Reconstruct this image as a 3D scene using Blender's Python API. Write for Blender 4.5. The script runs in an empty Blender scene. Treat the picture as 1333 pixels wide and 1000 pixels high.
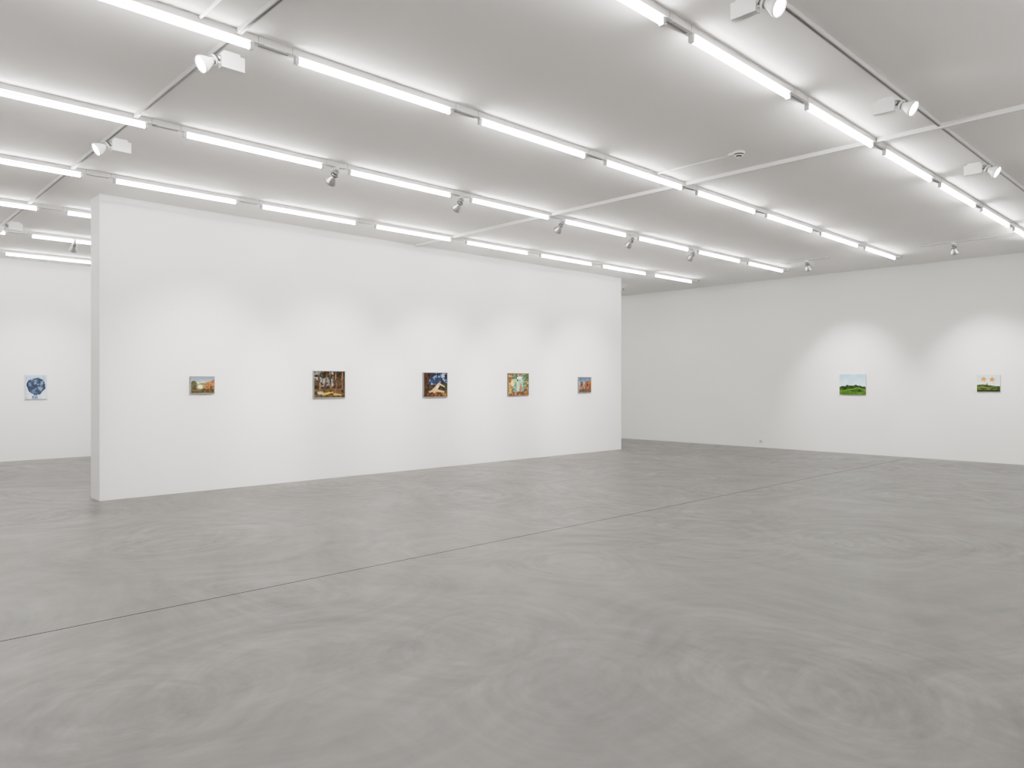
import bpy, bmesh, math, random
from mathutils import Vector, Matrix, noise
random.seed(4)
sc = bpy.context.scene
sc.view_settings.view_transform = 'Filmic'
sc.view_settings.look = 'None'
sc.view_settings.exposure = 1.62

H = 4.2
XL, XR, YS, YB = -18.2, 1.8, -1.8, 17.35
PX0, PX1, PY0, PY1 = -11.55, -11.12, 2.874, 14.39

# ------------------------------------------------------------ materials
def new_mat(name):
    m = bpy.data.materials.new(name); m.use_nodes = True
    nt = m.node_tree
    return m, nt, nt.nodes['Principled BSDF']

def simple(name, col, rough=0.5, metal=0.0, emis=0.0, ecol=None, bump=0.0, bscale=60):
    m, nt, b = new_mat(name)
    b.inputs['Base Color'].default_value = (*col, 1)
    b.inputs['Roughness'].default_value = rough
    b.inputs['Metallic'].default_value = metal
    if emis:
        b.inputs['Emission Color'].default_value = (*(ecol or col), 1)
        b.inputs['Emission Strength'].default_value = emis
    if bump:
        g = nt.nodes.new('ShaderNodeNewGeometry')
        n = nt.nodes.new('ShaderNodeTexNoise'); n.inputs['Scale'].default_value = bscale
        n.inputs['Detail'].default_value = 3
        bp = nt.nodes.new('ShaderNodeBump'); bp.inputs['Strength'].default_value = bump
        bp.inputs['Distance'].default_value = 0.002
        nt.links.new(g.outputs['Position'], n.inputs['Vector'])
        nt.links.new(n.outputs['Fac'], bp.inputs['Height'])
        nt.links.new(bp.outputs['Normal'], b.inputs['Normal'])
    return m

M_wall = simple('wall_paint', (0.80, 0.793, 0.786), 0.85)
M_wall_b = simple('wall_paint_cool', (0.78, 0.792, 0.780), 0.85)
M_rail = simple('white_powdercoat', (0.74, 0.74, 0.73), 0.45)
M_cap = simple('lampholder_plastic', (0.6, 0.6, 0.6), 0.4)
M_seam = simple('rail_joint_grey', (0.30, 0.30, 0.30), 0.5)
M_tube = simple('fluorescent_glass', (1, 1, 1), 0.3, emis=18.0, ecol=(1.0, 0.97, 0.94))
M_track = simple('track_grey', (0.50, 0.50, 0.49), 0.45)
M_box = simple('gearbox_white', (0.78, 0.78, 0.77), 0.45)
M_chrome = simple('brushed_aluminium', (0.42, 0.42, 0.42), 0.35, metal=0.9)
M_dark = simple('dark_metal', (0.06, 0.06, 0.06), 0.4, metal=0.5)
M_bulb = simple('bulb_glass', (0.85, 0.85, 0.85), 0.25)
M_face = simple('bulb_face_glow', (1, 1, 1), 0.3, emis=8.0, ecol=(1.0, 0.97, 0.92))
M_face.cycles.emission_sampling = 'NONE'
M_canvas = simple('canvas_edge', (0.6, 0.59, 0.56), 0.8, bump=0.3, bscale=300)
M_framegrey = simple('frame_grey', (0.20, 0.195, 0.185), 0.5)
M_framewood = simple('frame_wood', (0.12, 0.075, 0.045), 0.5)
M_plate = simple('outlet_plastic', (0.55, 0.55, 0.54), 0.4)

M_ceil, nt, b = new_mat('ceiling_plaster')
b.inputs['Roughness'].default_value = 0.9
g = nt.nodes.new('ShaderNodeNewGeometry')
n = nt.nodes.new('ShaderNodeTexNoise'); n.inputs['Scale'].default_value = 0.8; n.inputs['Detail'].default_value = 3
r = nt.nodes.new('ShaderNodeValToRGB')
r.color_ramp.elements[0].position = 0.3; r.color_ramp.elements[0].color = (0.835, 0.820, 0.806, 1)
r.color_ramp.elements[1].position = 0.7; r.color_ramp.elements[1].color = (0.850, 0.835, 0.821, 1)
nt.links.new(g.outputs['Position'], n.inputs['Vector'])
nt.links.new(n.outputs['Fac'], r.inputs['Fac'])
nt.links.new(r.outputs['Color'], b.inputs['Base Color'])

# floor concrete with trowel swirls
M_floor, nt, b = new_mat('floor_polished_concrete')
N = nt.nodes; L = nt.links
def mathn(op, a, c=None, clamp=False):
    x = N.new('ShaderNodeMath'); x.operation = op; x.use_clamp = clamp
    for i, v in enumerate((a, c)):
        if v is None: continue
        if isinstance(v, (int, float)): x.inputs[i].default_value = v
        else: L.new(v, x.inputs[i])
    return x.outputs[0]
def noise_n(vec, scale, detail, rough=0.55, dist=0.0):
    x = N.new('ShaderNodeTexNoise')
    x.inputs['Scale'].default_value = scale; x.inputs['Detail'].default_value = detail
    x.inputs['Roughness'].default_value = rough; x.inputs['Distortion'].default_value = dist
    L.new(vec, x.inputs['Vector']); return x
def vmath(op, a, c=None, out=0):
    x = N.new('ShaderNodeVectorMath'); x.operation = op
    for i, v in enumerate((a, c)):
        if v is None: continue
        if isinstance(v, tuple): x.inputs[i].default_value = v
        else: L.new(v, x.inputs[i])
    return x.outputs[out]
g = N.new('ShaderNodeNewGeometry'); P = g.outputs['Position']
def warp(p, sc_, amp):
    w = noise_n(p, sc_, 1)
    return vmath('ADD', p, vmath('MULTIPLY', vmath('SUBTRACT', w.outputs['Color'], (0.5, 0.5, 0.5)), (amp, amp, 0)))
def swirl(off, vscale, freq, reach):
    q = warp(vmath('ADD', P, off), 0.4, 1.5)
    v = N.new('ShaderNodeTexVoronoi'); v.voronoi_dimensions = '2D'; v.inputs['Scale'].default_value = vscale
    L.new(q, v.inputs['Vector'])
    dv = vmath('MULTIPLY', vmath('SUBTRACT', q, v.outputs['Position']), (1, 1, 0))
    ln = vmath('LENGTH', dv, out=1)
    nd = vmath('MULTIPLY', vmath('NORMALIZE', dv), (1.0, 1.0, 0))
    cs = N.new('ShaderNodeSeparateXYZ'); L.new(v.outputs['Color'], cs.inputs[0])
    cx = N.new('ShaderNodeCombineXYZ')
    L.new(mathn('MULTIPLY', ln, freq), cx.inputs['Z'])
    L.new(mathn('MULTIPLY', cs.outputs['X'], 31.0), cx.inputs['X'])
    nv = vmath('ADD', nd, cx.outputs[0])
    nn = noise_n(nv, 1.0, 7, 0.66).outputs['Fac']
    f1 = mathn('SUBTRACT', 1.0, mathn('DIVIDE', ln, reach), clamp=True)
    f2 = mathn('MULTIPLY', ln, 2.5, clamp=True)      # calm centre, no bullseye
    return mathn('MULTIPLY', mathn('MULTIPLY', mathn('SUBTRACT', nn, 0.5), f1), f2)
def streak(off, warps, amp, sc3, scale):
    q = vmath('MULTIPLY', warp(vmath('ADD', P, off), warps, amp), sc3)
    return mathn('SUBTRACT', noise_n(q, scale, 8, 0.64).outputs['Fac'], 0.5)
A = swirl((3, 7, 0), 0.36, 7.0, 2.3)
B = swirl((11.3, 2.1, 0), 0.5, 11.0, 1.7)
C = streak((13, 1, 0), 0.25, 4.0, (0.25, 1.0, 1), 2.4)
C2 = streak((5, 21, 0), 0.30, 4.0, (1.0, 0.25, 1), 2.6)
D = mathn('SUBTRACT', noise_n(P, 0.38, 5, 0.6).outputs['Fac'], 0.5)
E = mathn('SUBTRACT', noise_n(P, 7, 6, 0.65).outputs['Fac'], 0.5)
t = 0.5
for v_, k_ in ((A, 0.50), (B, 0.42), (C, 0.22), (C2, 0.20), (D, 0.26), (E, 0.07)):
    t = mathn('ADD', mathn('MULTIPLY', v_, k_), t)
r = N.new('ShaderNodeValToRGB')
e = r.color_ramp.elements
e[0].position = 0.30; e[0].color = (0.0750, 0.0695, 0.0630, 1)
e[1].position = 0.70; e[1].color = (0.172, 0.162, 0.1505, 1)
m_ = e.new(0.50); m_.color = (0.118, 0.1105, 0.1025, 1)
L.new(t, r.inputs['Fac'])
sx = N.new('ShaderNodeSeparateXYZ'); L.new(P, sx.inputs[0])
d = mathn('ABSOLUTE', mathn('ADD', sx.outputs['X'], 5.49))
line = mathn('LESS_THAN', d, 0.007)
mix = N.new('ShaderNodeMix'); mix.data_type = 'RGBA'
L.new(mathn('MULTIPLY', line, 0.95), mix.inputs['Factor'])
L.new(r.outputs['Color'], mix.inputs['A']); mix.inputs['B'].default_value = (0.006, 0.006, 0.0055, 1)
L.new(mix.outputs['Result'], b.inputs['Base Color'])
rr = mathn('ADD', mathn('MULTIPLY', mathn('SUBTRACT', 1.0, t), 0.5), 0.12)
L.new(rr, b.inputs['Roughness'])
sp = mathn('ADD', mathn('MULTIPLY', mathn('SUBTRACT', t, 0.5), 0.9), 0.35, clamp=True)
L.new(mathn('MULTIPLY', sp, mathn('SUBTRACT', 1.0, line)), b.inputs['Specular IOR Level'])
bp = N.new('ShaderNodeBump'); bp.inputs['Strength'].default_value = 0.10; bp.inputs['Distance'].default_value = 0.01
L.new(t, bp.inputs['Height']); L.new(bp.outputs['Normal'], b.inputs['Normal'])

# ------------------------------------------------------------ mesh helpers
def add_box(bm, lo, hi, mi=0):
    vs = [bm.verts.new((x, y, z)) for x in (lo[0], hi[0]) for y in (lo[1], hi[1]) for z in (lo[2], hi[2])]
    for f in ((0,1,3,2),(4,6,7,5),(0,4,5,1),(2,3,7,6),(0,2,6,4),(1,5,7,3)):
        fc = bm.faces.new([vs[i] for i in f]); fc.material_index = mi

def lathe(bm, prof, M, seg=20, mi=0, mats=None, smooth=True):
    rings = []
    for (z, rad) in prof:
        if rad <= 1e-6:
            rings.append([bm.verts.new(M @ Vector((0, 0, z)))])
        else:
            rings.append([bm.verts.new(M @ Vector((rad*math.cos(2*math.pi*i/seg), rad*math.sin(2*math.pi*i/seg), z))) for i in range(seg)])
    for k in range(len(rings)-1):
        a, c = rings[k], rings[k+1]
        for i in range(seg):
            j = (i+1) % seg
            if len(a) == 1 and len(c) == 1: continue
            if len(a) == 1: vs = [a[0], c[j], c[i]]
            elif len(c) == 1: vs = [a[i], a[j], c[0]]
            else: vs = [a[i], a[j], c[j], c[i]]
            f = bm.faces.new(vs); f.smooth = smooth
            f.material_index = mats[k] if mats else mi

def axis_matrix(p0, d):
    return Matrix.Translation(p0) @ Vector(d).to_track_quat('Z', 'Y').to_matrix().to_4x4()

def cyl(bm, p0, p1, rad, seg=12, mi=0, caps=True):
    p0 = Vector(p0); p1 = Vector(p1); l = (p1-p0).length
    prof = [(0, rad), (l, rad)]
    if caps: prof = [(0, 0)] + prof + [(l, 0)]
    lathe(bm, prof, axis_matrix(p0, p1-p0), seg, mi)

def finish(bm, name, mats, parent=None, loc=None):
    bmesh.ops.recalc_face_normals(bm, faces=bm.faces)
    me = bpy.data.meshes.new(name); bm.to_mesh(me); bm.free()
    for m in mats: me.materials.append(m)
    o = bpy.data.objects.new(name, me); sc.collection.objects.link(o)
    if loc: o.location = loc
    if parent: o.parent = parent
    return o

def box_obj(name, lo, hi, mat, bevel=0):
    c = [(lo[i]+hi[i])/2 for i in range(3)]
    bm = bmesh.new()
    add_box(bm, [lo[i]-c[i] for i in range(3)], [hi[i]-c[i] for i in range(3)])
    o = finish(bm, name, [mat], loc=c)
    if bevel:
        md = o.modifiers.new('bevel', 'BEVEL'); md.width = bevel; md.segments = 2
    return o

# ------------------------------------------------------------ shell
T = 0.2
box_obj('floor', (XL-T, YS-T, -0.2), (XR+T, YB+T, 0), M_floor)
box_obj('ceiling', (XL-T, YS-T, H), (XR+T, YB+T, H+0.2), M_ceil)
box_obj('wall_left', (XL-T, YS-T, 0), (XL, YB+T, H), M_wall)
box_obj('wall_right', (XR, YS-T, 0), (XR+T, YB+T, H), M_wall)
box_obj('wall_back', (XL, YB, 0), (XR, YB+T, H), M_wall_b)
box_obj('wall_front', (XL, YS-T, 0), (XR, YS, H), M_wall)
box_obj('wall_partition', (PX0, PY0, 0), (PX1, PY1, H), M_wall, 0.004)

# ------------------------------------------------------------ fluorescent rows
ROWS = [-0.62, -2.96, -5.30, -7.65, -10.0, -12.35, -14.7, -17.05]
P0, PER, TL = 2.77, 1.906, 1.51
for rx in ROWS:
    bm = bmesh.new()
    ys, ye = YS+0.15, 15.95
    add_box(bm, (-0.032, ys, H-0.05), (0.032, ye, H), 0)
    for k in range(-2, 7):
        a = P0+PER*k; c = a+TL
        z = H-0.085
        cyl(bm, (0, a, z), (0, c, z), 0.017, 8, 1, caps=False)
        for yy0, yy1 in ((a-0.03, a), (c, c+0.03)):
            add_box(bm, (-0.018, yy0, z-0.020), (0.018, yy1, H-0.05), 2)
        add_box(bm, (-0.036, c+0.10, H-0.056), (0.036, c+0.28, H-0.0005), 0)
        add_box(bm, (-0.010, c+0.07, H-0.060), (0.010, c+0.31, H-0.0565), 3)
        add_box(bm, (-0.0335, c+0.055, H-0.045), (0.0335, c+0.060, H-0.0005), 3)
        add_box(bm, (-0.0335, c+0.33, H-0.045), (0.0335, c+0.335, H-0.0005), 3)
    finish(bm, 'fluorescent_light_fixture', [M_rail, M_tube, M_cap, M_seam], loc=(rx, 0, 0))

# ------------------------------------------------------------ tracks
def track(name, p0, p1, w=0.035, h=0.035, mat=M_track):
    bm = bmesh.new()
    y0, y1 = sorted((p0[1], p1[1])); x0 = p0[0]
    add_box(bm, (x0-w/2, y0, H-h), (x0+w/2, y1, H), 0)
    add_box(bm, (x0-w*0.18, y0, H-h-0.003), (x0+w*0.18, y1, H-h), 1)
    return finish(bm, name, [mat, M_dark])

def segs_x(y, xa, xb):
    stops = sorted([x for x in ROWS if xa < x < xb])
    e = [xa] + stops + [xb]
    for i in range(len(e)-1):
        a = e[i] + (0.04 if i > 0 else 0); c = e[i+1] - (0.04 if i < len(e)-2 else 0)
        yield a, c

def cross_track(name, y, xa, xb, w=0.035, h=0.035, dark=True, mat=M_track):
    bm = bmesh.new()
    for a, c in segs_x(y, xa, xb):
        add_box(bm, (a, y-w/2, H-h), (c, y+w/2, H), 0)
        if dark: add_box(bm, (a, y-w*0.2, H-h-0.003), (c, y+w*0.2, H-h), 1)
    return finish(bm, name, [mat, M_dark])

cross_track('ceiling_track', 2.28, XL+0.1, XR-0.1)
cross_track('ceiling_conduit', 8.17, PX1+0.05, XR-0.1, w=0.05, h=0.045, dark=False, mat=M_rail)
cross_track('ceiling_track', 15.0, -4.6, XR-0.1)
cross_track('ceiling_track', 15.0, -7.2, -6.3)
track('ceiling_track', (-2.32, YS+0.1), (-2.32, 2.22))
track('ceiling_track', (-2.32, 2.34), (-2.32, 8.12))
track('ceiling_track', (-2.32, 8.22), (-2.32, 14.9))

def pipe(name, p0, p1, r=0.012):
    bm = bmesh.new(); cyl(bm, p0, p1, r, 10, 0)
    return finish(bm, name, [M_rail])
pipe('electrical_conduit', (-5.26, 7.53, H-0.012), (-4.29, 7.53, H-0.012))
pipe('electrical_conduit', (-5.26, 2.0, H-0.012), (-3.0, 2.0, H-0.012))

# smoke detector
bm = bmesh.new()
lathe(bm, [(0, 0), (0, 0.065), (0.018, 0.065), (0.021, 0.055), (0.036, 0.052), (0.040, 0.034), (0.058, 0.030), (0.062, 0)],
      Matrix.Translation((-4.17, 7.53, H)) @ Matrix.Rotation(math.pi, 4, 'X'), 24, mats=[0,0,0,1,0,1,0])
add_box(bm, (-4.28, 7.49, H-0.025), (-4.20, 7.57, H), 0)
finish(bm, 'smoke_detector', [M_box, M_dark])

# ------------------------------------------------------------ spotlights
def spotlight(px, py, target, gear, zt, power=230, size=46, sc_=1.0):
    hd = Vector((target[0]-px, target[1]-py, 0)).normalized()
    e = bpy.data.objects.new('track_spotlight', None); sc.collection.objects.link(e)
    e.location = (px, py, zt)
    bm = bmesh.new()
    ang = Matrix.Rotation(math.atan2(hd.y, hd.x), 4, 'Z')   # local +x = aim
    def bx(lo, hi, mi):
        s = len(bm.verts); add_box(bm, lo, hi, mi); bm.verts.ensure_lookup_table()
        for v in bm.verts[s:]: v.co = ang @ v.co
    if gear:
        bx((-0.20, -0.030, -0.135), (-0.02, 0.030, -0.025), 0)
        bx((-0.17, -0.014, -0.026), (-0.04, 0.014, 0.0), 0)
        bx((-0.02, -0.012, -0.110), (0.03, 0.012, -0.080), 0)
        piv = Vector((0.03, 0, -0.095)); k = 1.06
    else:
        bx((-0.07, -0.02, -0.03), (0.07, 0.02, 0.0), 0)
        cyl(bm, (0, 0, -0.03), (0, 0, -0.075), 0.010, 10, 1)
        piv = Vector((0.0, 0, -0.085)); k = 1.1
    piv = ang @ piv
    wp = Vector((px, py, zt)) + piv
    ad = (Vector(target) - wp).normalized()
    M = axis_matrix(piv, ad)
    S = lambda pr: [(z*k, r_*k) for z, r_ in pr]
    lathe(bm, S([(-0.055, 0), (-0.055, 0.024), (-0.05, 0.028), (-0.03, 0.028), (-0.028, 0.023), (-0.02, 0.023), (-0.018, 0.030), (0.012, 0.031), (0.016, 0.026)]),
          M, 20, mats=[1,1,1,2,2,2,1,1])
    lathe(bm, S([(0.010, 0.0), (0.010, 0.025), (0.03, 0.029), (0.055, 0.044), (0.08, 0.056), (0.095, 0.061), (0.108, 0.062), (0.112, 0.058)]),
          M, 24, mi=3 if gear else 1)
    lathe(bm, S([(0.112, 0.058), (0.106, 0.053), (0.110, 0.030), (0.112, 0.0)]), M, 16, mats=[2 if not gear else 3, 4, 4])
    lathe(bm, S([(-0.004, 0.033), (-0.004, 0.040), (0.006, 0.040), (0.006, 0.033), (-0.004, 0.033)]), M, 20, mi=2 if not gear else 0)
    finish(bm, 'lamp_head', [M_box, M_chrome, M_dark, M_bulb, M_face], parent=e)
    ld = bpy.data.lights.new('spot_beam', 'SPOT'); ld.energy = power
    ld.spot_size = math.radians(size); ld.spot_blend = 1.0; ld.shadow_soft_size = 0.05
    ld.color = (1.0, 0.955, 0.915)
    lo = bpy.data.objects.new('spot_beam', ld); sc.collection.objects.link(lo)
    lo.parent = e
    lo.location = M @ Vector((0, 0, 0.19))
    lo.rotation_euler = ad.to_track_quat('-Z', 'Y').to_euler()
    return e

zr = H-0.064; ztk = H-0.038
for sy, ty in ((4.46, 4.24), (6.37, 6.37), (8.40, 8.62), (10.18, 10.85), (12.09, 13.02)):
    spotlight(-7.65, sy, (PX1, ty, 1.30), False, zr, 235, 55)
spotlight(-6.75, 15.0, (-6.75, YB, 1.25), False, ztk, 165, 62)
spotlight(-4.05, 15.0, (-4.05, YB, 1.25), False, ztk, 165, 62)
spotlight(-14.7, 3.40, (XL, 3.49, 1.30), False, zr, 170, 55)
for sy in (4.47, 6.97, 9.75):
    spotlight(-2.32, sy, (XR, sy, 1.5), True, ztk, 180, 60)
for sx_ in (-5.60, -8.38, -13.8):
    spotlight(sx_, 2.26, (sx_, YS, 1.5), True, ztk, 180, 60)

# ------------------------------------------------------------ wall outlet
bm = bmesh.new()
add_box(bm, (-0.04, -0.012, -0.04), (0.04, 0, 0.04), 0)
lathe(bm, [(0, 0.028), (0.006, 0.026), (0.006, 0.020), (0.001, 0.018), (0.001, 0)],
      Matrix.Translation((0, -0.012, 0)) @ Matrix.Rotation(math.pi/2, 4, 'X'), 20, mats=[0,0,2,2])
finish(bm, 'wall_outlet', [M_plate, M_dark, M_seam], loc=(-9.0, YB-0.001, 0.15))

# ------------------------------------------------------------ paintings
TAB = [(0, 0.0), (.1, .016), (.2, .037), (.3, .068), (.4, .115), (.5, .19), (.6, .33), (.7, .58), (.8, 1.0), (.9, 2.3), (1.0, 5.0)]
def pigment(c):
    g_ = sum(c)/3; out = []
    for v in c:
        v = max(0, min(1, (g_+(v-g_)*0.95)/255))
        for i in range(len(TAB)-1):
            if v <= TAB[i+1][0]:
                f = (v-TAB[i][0])/0.1
                out.append(min(0.8, (TAB[i][1]*(1-f)+TAB[i+1][1]*f)/2.9)); break
    return tuple(out)
def fb(x, y, s, seed=0.0):
    return noise.fractal(Vector((x*s+seed, y*s-seed, seed)), 1.0, 2.0, 4)
def mixc(a, c, t):
    t = max(0, min(1, t)); return tuple(a[i]*(1-t)+c[i]*t for i in range(3))
def ell(x, y, cx, cy, rx, ry, a=0.0):
    dx, dy = x-cx, y-cy; ca, sa = math.cos(a), math.sin(a)
    u = (dx*ca+dy*sa)/rx; v = (-dx*sa+dy*ca)/ry
    return u*u+v*v < 1
def seg(x, y, x0, y0, x1, y1, w0, w1=None):
    w1 = w0 if w1 is None else w1
    dx, dy = x1-x0, y1-y0; t = max(0, min(1, ((x-x0)*dx+(y-y0)*dy)/(dx*dx+dy*dy)))
    return math.hypot(x-x0-t*dx, y-y0-t*dy) < w0+(w1-w0)*t

def p_ruins(x, y):
    c = mixc((222, 216, 198), (176, 190, 200), (y-0.5)*2+fb(x, y, 3, 1)*0.6)
    if y < 0.62+0.06*fb(x, y, 5, 2): c = mixc((150, 142, 116), (200, 186, 156), 0.5+fb(x, y, 8, 3))
    if x > 0.6 and y < 0.85-(1-x)*0.6+0.08*fb(x, y, 7): c = mixc((176, 118, 70), (214, 168, 116), 0.5+fb(x, y, 9, 5))
    if ell(x, y, 0.12, 0.5, 0.14, 0.28): c = mixc((96, 98, 66), (140, 130, 90), 0.5+fb(x, y, 10, 4))
    if y < 0.26+0.10*fb(x, y, 4): c = mixc((96, 86, 50), (156, 126, 74), 0.5+fb(x, y, 9, 7))
    if ell(x, y, 0.40, 0.40, 0.10, 0.12): c = (226, 220, 206)
    if ell(x, y, 0.86, 0.33, 0.04, 0.14): c = (120, 80, 52)
    return c
def p_forest(x, y):
    c = mixc((62, 50, 36), (116, 94, 66), 0.5+fb(x, y, 9, 1)*1.4)
    if y > 0.42 and fb(x, y, 5, 9) > -0.02 and x < 0.62: c = mixc((140, 158, 170), (196, 196, 180), 0.5+fb(x, y, 7, 3))
    if y > 0.78 and fb(x, y, 7, 2) > -0.1: c = (48, 44, 30)
    if y < 0.32: c = mixc((82, 76, 44), (150, 118, 66), 0.5+fb(x, y, 10, 4)*1.4)
    for a in ((0.55, 0.25, 0.50, 1.0), (0.72, 0.2, 0.70, 1.0), (0.92, 0.25, 0.93, 1), (0.2, 0.3, 0.13, 1.0), (0.35, 0.35, 0.42, 1.0)):
        if seg(x, y, *a, 0.045, 0.02): c = mixc((92, 62, 42), (186, 142, 100), 0.5+fb(x*3, y*0.6, 6, 6)*1.5)
    for a in ((0.55, 0.35, 0.35, 0.2), (0.72, 0.35, 0.85, 0.15), (0.62, 0.33, 0.6, 0.15)):
        if seg(x, y, *a, 0.035, 0.012): c = (140, 102, 66)
    if seg(x, y, 0.3, 0.13, 0.6, 0.19, 0.045, 0.02): c = mixc((196, 168, 84), (232, 208, 130), 0.5+fb(x, y, 12, 1))
    if seg(x, y, 0.66, 0.12, 0.88, 0.09, 0.04, 0.02): c = (214, 186, 124)
    if ell(x, y, 0.2, 0.17, 0.09, 0.06): c = (198, 196, 182)
    if ell(x, y, 0.92, 0.24, 0.04, 0.05): c = (48, 50, 70)
    return c
def p_giant(x, y):
    c = mixc((24, 46, 86), (62, 94, 134), 0.5+fb(x, y, 4, 1))
    if y > 0.5 and fb(x, y, 4, 6) > 0.16: c = mixc((130, 150, 170), (200, 204, 204), 0.5+fb(x, y, 8, 2))
    if y < 0.5+0.1*fb(x, y, 4, 3): c = mixc((34, 52, 40), (92, 96, 60), 0.5+fb(x, y, 9, 4)*1.3)
    if y < 0.24+0.06*fb(x, y, 5, 1): c = mixc((96, 60, 36), (178, 132, 78), 0.5+fb(x, y, 9, 5))
    if seg(x, y, 0.03, 0.0, 0.12, 1.0, 0.09, 0.12): c = mixc((58, 38, 26), (132, 80, 50), 0.5+fb(x*3, y, 6, 5)*1.4)
    if seg(x, y, 0.14, 0.6, 0.36, 0.95, 0.03, 0.02): c = (96, 58, 38)
    if seg(x, y, 0.45, 0.26, 0.66, 0.54, 0.09, 0.05): c = mixc((200, 178, 148), (236, 222, 200), 0.5+fb(x, y, 8, 2))
    if seg(x, y, 0.66, 0.54, 0.88, 0.42, 0.035, 0.02) or seg(x, y, 0.45, 0.28, 0.25, 0.2, 0.05, 0.03): c = (216, 194, 166)
    if seg(x, y, 0.5, 0.27, 0.85, 0.2, 0.05, 0.025): c = (224, 204, 176)
    if ell(x, y, 0.69, 0.62, 0.04, 0.05): c = (176, 128, 92)
    if ell(x, y, 0.33, 0.40, 0.06, 0.05): c = (150, 56, 42)
    if ell(x, y, 0.88, 0.1, 0.09, 0.06): c = (178, 146, 76)
    return c
def p_paradise(x, y):
    c = mixc((120, 176, 170), (196, 214, 196), 0.5+fb(x, y, 4, 1))
    dx = abs(x-0.52)
    if dx > 0.31+0.06*fb(x, y, 5, 2) or y > 0.92 or y < 0.15:
        c = mixc((170, 116, 72), (216, 196, 144), 0.5+fb(x, y, 6, 3)*1.4)
    if x > 0.74 and y > 0.3 and fb(x, y, 6, 5) > 0.0: c = mixc((98, 126, 92), (140, 158, 116), 0.5+fb(x, y, 9, 2))
    if y > 0.75 and fb(x, y, 6, 8) > 0.05: c = mixc((86, 112, 80), (136, 150, 100), 0.5+fb(x, y, 9, 4))
    if y < 0.3 and fb(x, y, 6, 9) > 0.10: c = (156, 92, 62)
    if seg(x, y, 0.47, 0.25, 0.45, 0.62, 0.055, 0.04): c = (226, 210, 184)
    if seg(x, y, 0.60, 0.2, 0.62, 0.52, 0.05, 0.035): c = (196, 150, 112)
    if ell(x, y, 0.45, 0.68, 0.04, 0.05): c = (116, 76, 50)
    if ell(x, y, 0.2, 0.55, 0.08, 0.14): c = (228, 214, 170)
    if ell(x, y, 0.55, 0.8, 0.13, 0.06): c = (226, 228, 216)
    return c
def p_town(x, y):
    c = mixc((126, 154, 180), (192, 200, 200), 0.5+(0.7-y)+fb(x, y, 4, 1)*0.5)
    if y < 0.5: c = mixc((166, 138, 118), (206, 180, 156), 0.5+fb(x, y, 7, 3))
    if x > 0.5 and y < 0.82-0.2*(1-x): c = mixc((164, 100, 62), (206, 150, 100), 0.5+fb(x, y, 6, 4))
    if 0.12 < x < 0.34 and 0.4 < y < 0.72: c = (146, 118, 104)
    if ell(x, y, 0.72, 0.5, 0.06, 0.12) or ell(x, y, 0.22, 0.5, 0.04, 0.07): c = (88, 58, 44)
    if y < 0.2: c = mixc((116, 94, 80), (164, 128, 98), 0.5+fb(x, y, 9, 6))
    if seg(x, y, 0.35, 0.1, 0.36, 0.36, 0.035, 0.02): c = (66, 74, 106)
    return c
def p_hill(x, y):
    c = mixc((218, 226, 230), (204, 216, 224), y*1.3-0.4+fb(x, y, 3, 2)*0.5)
    hl = 0.42+0.04*math.sin(x*5.2-1.0)+0.03*fb(x, 0, 5, 1)
    if y < hl: c = mixc((44, 78, 24), (96, 132, 44), 0.5+fb(x, y*2, 7, 4)*1.5)
    if y < hl-0.10 and abs(y-(hl-0.18-0.05*math.sin(x*6))) < 0.035: c = (136, 168, 62)
    if y < 0.17+0.05*math.sin(x*7): c = mixc((88, 136, 38), (136, 172, 56), 0.5+fb(x, y, 8, 6))
    for cx, rr_ in ((0.12, .07), (0.3, .05), (0.62, .06), (0.83, .08), (0.93, .05)):
        if ell(x, y, cx, hl-0.02, rr_, 0.05): c = mixc((30, 56, 22), (56, 90, 34), 0.5+fb(x, y, 14, 3))
    return c
def p_stars(x, y):
    c = mixc((228, 229, 226), (216, 222, 224), y+fb(x, y, 3, 1)*0.4)
    for cx, cy in ((0.30, 0.74), (0.66, 0.72)):
        dx, dy = (x-cx)*1.22, y-cy; a = math.atan2(dy, dx); d = math.hypot(dx, dy)
        if d < 0.13+0.045*math.cos(5*a-1.5): c = mixc((222, 160, 90), (236, 200, 134), d*7)
    hl = 0.38+0.05*math.sin(x*4.6+0.4)
    if y < hl: c = mixc((60, 92, 42), (116, 140, 62), 0.5+fb(x, y*2, 8, 4)*1.4)
    if y < hl-0.12 and fb(x, y*3, 5, 8) > 0.12: c = (166, 166, 92)
    if 0.42 < x < 0.47 and hl-0.02 < y < hl+0.10: c = (80, 80, 60)
    if y < 0.10: c = (52, 76, 38)
    return c
def p_flower(x, y):
    c = mixc((222, 227, 231), (204, 212, 221), 0.5+fb(x, y, 3, 1))
    wx, wy = 0.05*fb(x, y, 4, 2), 0.05*fb(x, y, 4, 9)
    dx, dy = (x-0.5+wx)*0.80, (y-0.54+wy); a = math.atan2(dy, dx); d = math.hypot(dx, dy)
    rad = 0.345+0.02*abs(math.cos(2.5*a+0.4))
    if d < rad:
        k = 0.5+0.5*math.cos(5*a+0.8+3.0*math.sin(d*7))
        c = mixc((84, 108, 140), (172, 186, 202), k*0.7+0.1+fb(x, y, 5, 3)*0.9)
        if rad-d < 0.07 and fb(x, y, 5, 12) > -0.15: c = mixc((60, 82, 114), (104, 128, 156), 0.5+fb(x, y, 8, 5))
        if d < 0.08: c = mixc((60, 80, 110), (100, 122, 150), 0.5+fb(x, y, 10, 5))
    elif y < 0.24 and seg(x, y, 0.5, 0.25, 0.44, 0.06, 0.03, 0.14): c = mixc((124, 148, 176), (190, 204, 218), 0.5+fb(x, y, 8, 2))
    return c

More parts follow.
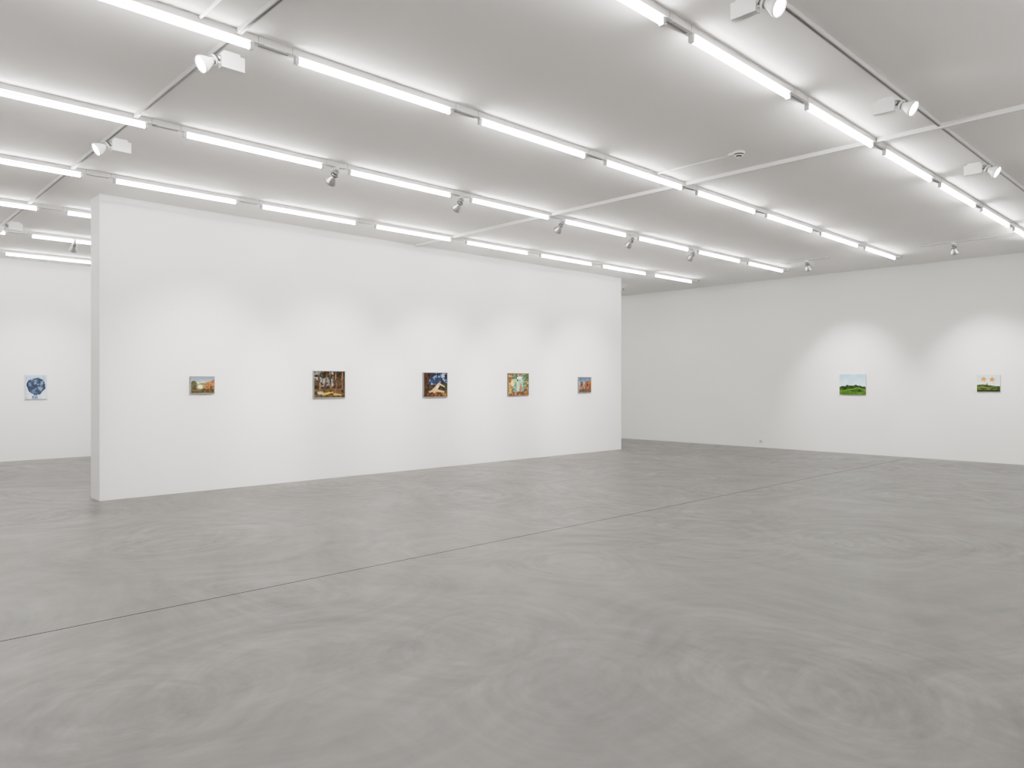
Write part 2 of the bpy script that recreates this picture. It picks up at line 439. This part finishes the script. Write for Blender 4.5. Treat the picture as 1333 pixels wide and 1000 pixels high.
M_paint, nt, b = new_mat('painted_canvas')
at = nt.nodes.new('ShaderNodeVertexColor'); at.layer_name = 'paint'
nt.links.new(at.outputs['Color'], b.inputs['Base Color'])
b.inputs['Roughness'].default_value = 0.7
b.inputs['Specular IOR Level'].default_value = 0.05

def painting(name, loc, rotz, w, h, func, border=0.0, frame=None, depth=0.03):
    e = bpy.data.objects.new(name, None); sc.collection.objects.link(e)
    e.location = loc; e.rotation_euler = (0, 0, rotz)
    bm = bmesh.new()
    add_box(bm, (-w/2, -depth, -h/2), (w/2, 0, h/2), 0)
    o = finish(bm, 'stretched_canvas', [M_canvas], parent=e)
    md = o.modifiers.new('bevel', 'BEVEL'); md.width = 0.003; md.segments = 2
    iw, ih = w-2*border, h-2*border
    nx = 110; ny = max(20, int(nx*ih/iw))
    verts = []; cols = []
    for j in range(ny+1):
        for i in range(nx+1):
            x, y = i/nx, j/ny
            verts.append((-iw/2+iw*x, -depth-0.0015, -ih/2+ih*y)); cols.append(pigment(func(x, y)))
    faces = [(j*(nx+1)+i, j*(nx+1)+i+1, (j+1)*(nx+1)+i+1, (j+1)*(nx+1)+i) for j in range(ny) for i in range(nx)]
    me = bpy.data.meshes.new('painted_surface'); me.from_pydata(verts, [], faces)
    ca = me.color_attributes.new('paint', 'FLOAT_COLOR', 'POINT')
    for i, c in enumerate(cols): ca.data[i].color = (*c, 1)
    me.materials.append(M_paint)
    ps = bpy.data.objects.new('painted_surface', me); sc.collection.objects.link(ps); ps.parent = e
    if frame:
        bm = bmesh.new(); t_ = 0.010; d0, d1 = -depth-0.008, 0
        add_box(bm, (-w/2-t_, d0, h/2), (w/2+t_, d1, h/2+t_)); add_box(bm, (-w/2-t_, d0, -h/2-t_), (w/2+t_, d1, -h/2))
        add_box(bm, (-w/2-t_, d0, -h/2), (-w/2, d1, h/2)); add_box(bm, (w/2, d0, -h/2), (w/2+t_, d1, h/2))
        finish(bm, 'frame', [frame], parent=e)
R90 = math.pi/2
xp = PX1+0.001
painting('landscape_painting', (xp, 4.25, 1.585), R90, 0.34, 0.24, p_ruins, frame=M_framegrey)
painting('forest_painting', (xp, 6.37, 1.594), R90, 0.58, 0.44, p_forest, frame=M_framegrey)
painting('mythological_painting', (xp, 8.63, 1.585), R90, 0.56, 0.455, p_giant, frame=M_framegrey)
painting('figure_painting', (xp, 10.84, 1.592), R90, 0.59, 0.455, p_paradise, frame=M_framewood)
painting('town_painting', (xp, 12.99, 1.582), R90, 0.43, 0.345, p_town, frame=M_framegrey)
painting('green_hill_painting', (-6.74, YB-0.001, 1.592), 0, 0.59, 0.47, p_hill)
painting('starry_meadow_painting', (-4.05, YB-0.001, 1.617), 0, 0.41, 0.34, p_stars)
painting('blue_flower_painting', (XL+0.001, 3.49, 1.535), R90, 0.40, 0.52, p_flower, border=0.008)

# ------------------------------------------------------------ world, camera
w = bpy.data.worlds.new('world'); sc.world = w; w.use_nodes = True
w.node_tree.nodes['Background'].inputs[0].default_value = (0.5, 0.5, 0.5, 1)
w.node_tree.nodes['Background'].inputs[1].default_value = 0.2

cd = bpy.data.cameras.new('camera'); cam = bpy.data.objects.new('camera', cd); sc.collection.objects.link(cam)
cd.sensor_width = 36; cd.lens = 955/1333*36; cd.clip_start = 0.05; cd.clip_end = 100
cam.location = (0, 0, 1.6); cam.rotation_euler = (math.pi/2, 0, math.radians(46.16))
sc.camera = cam
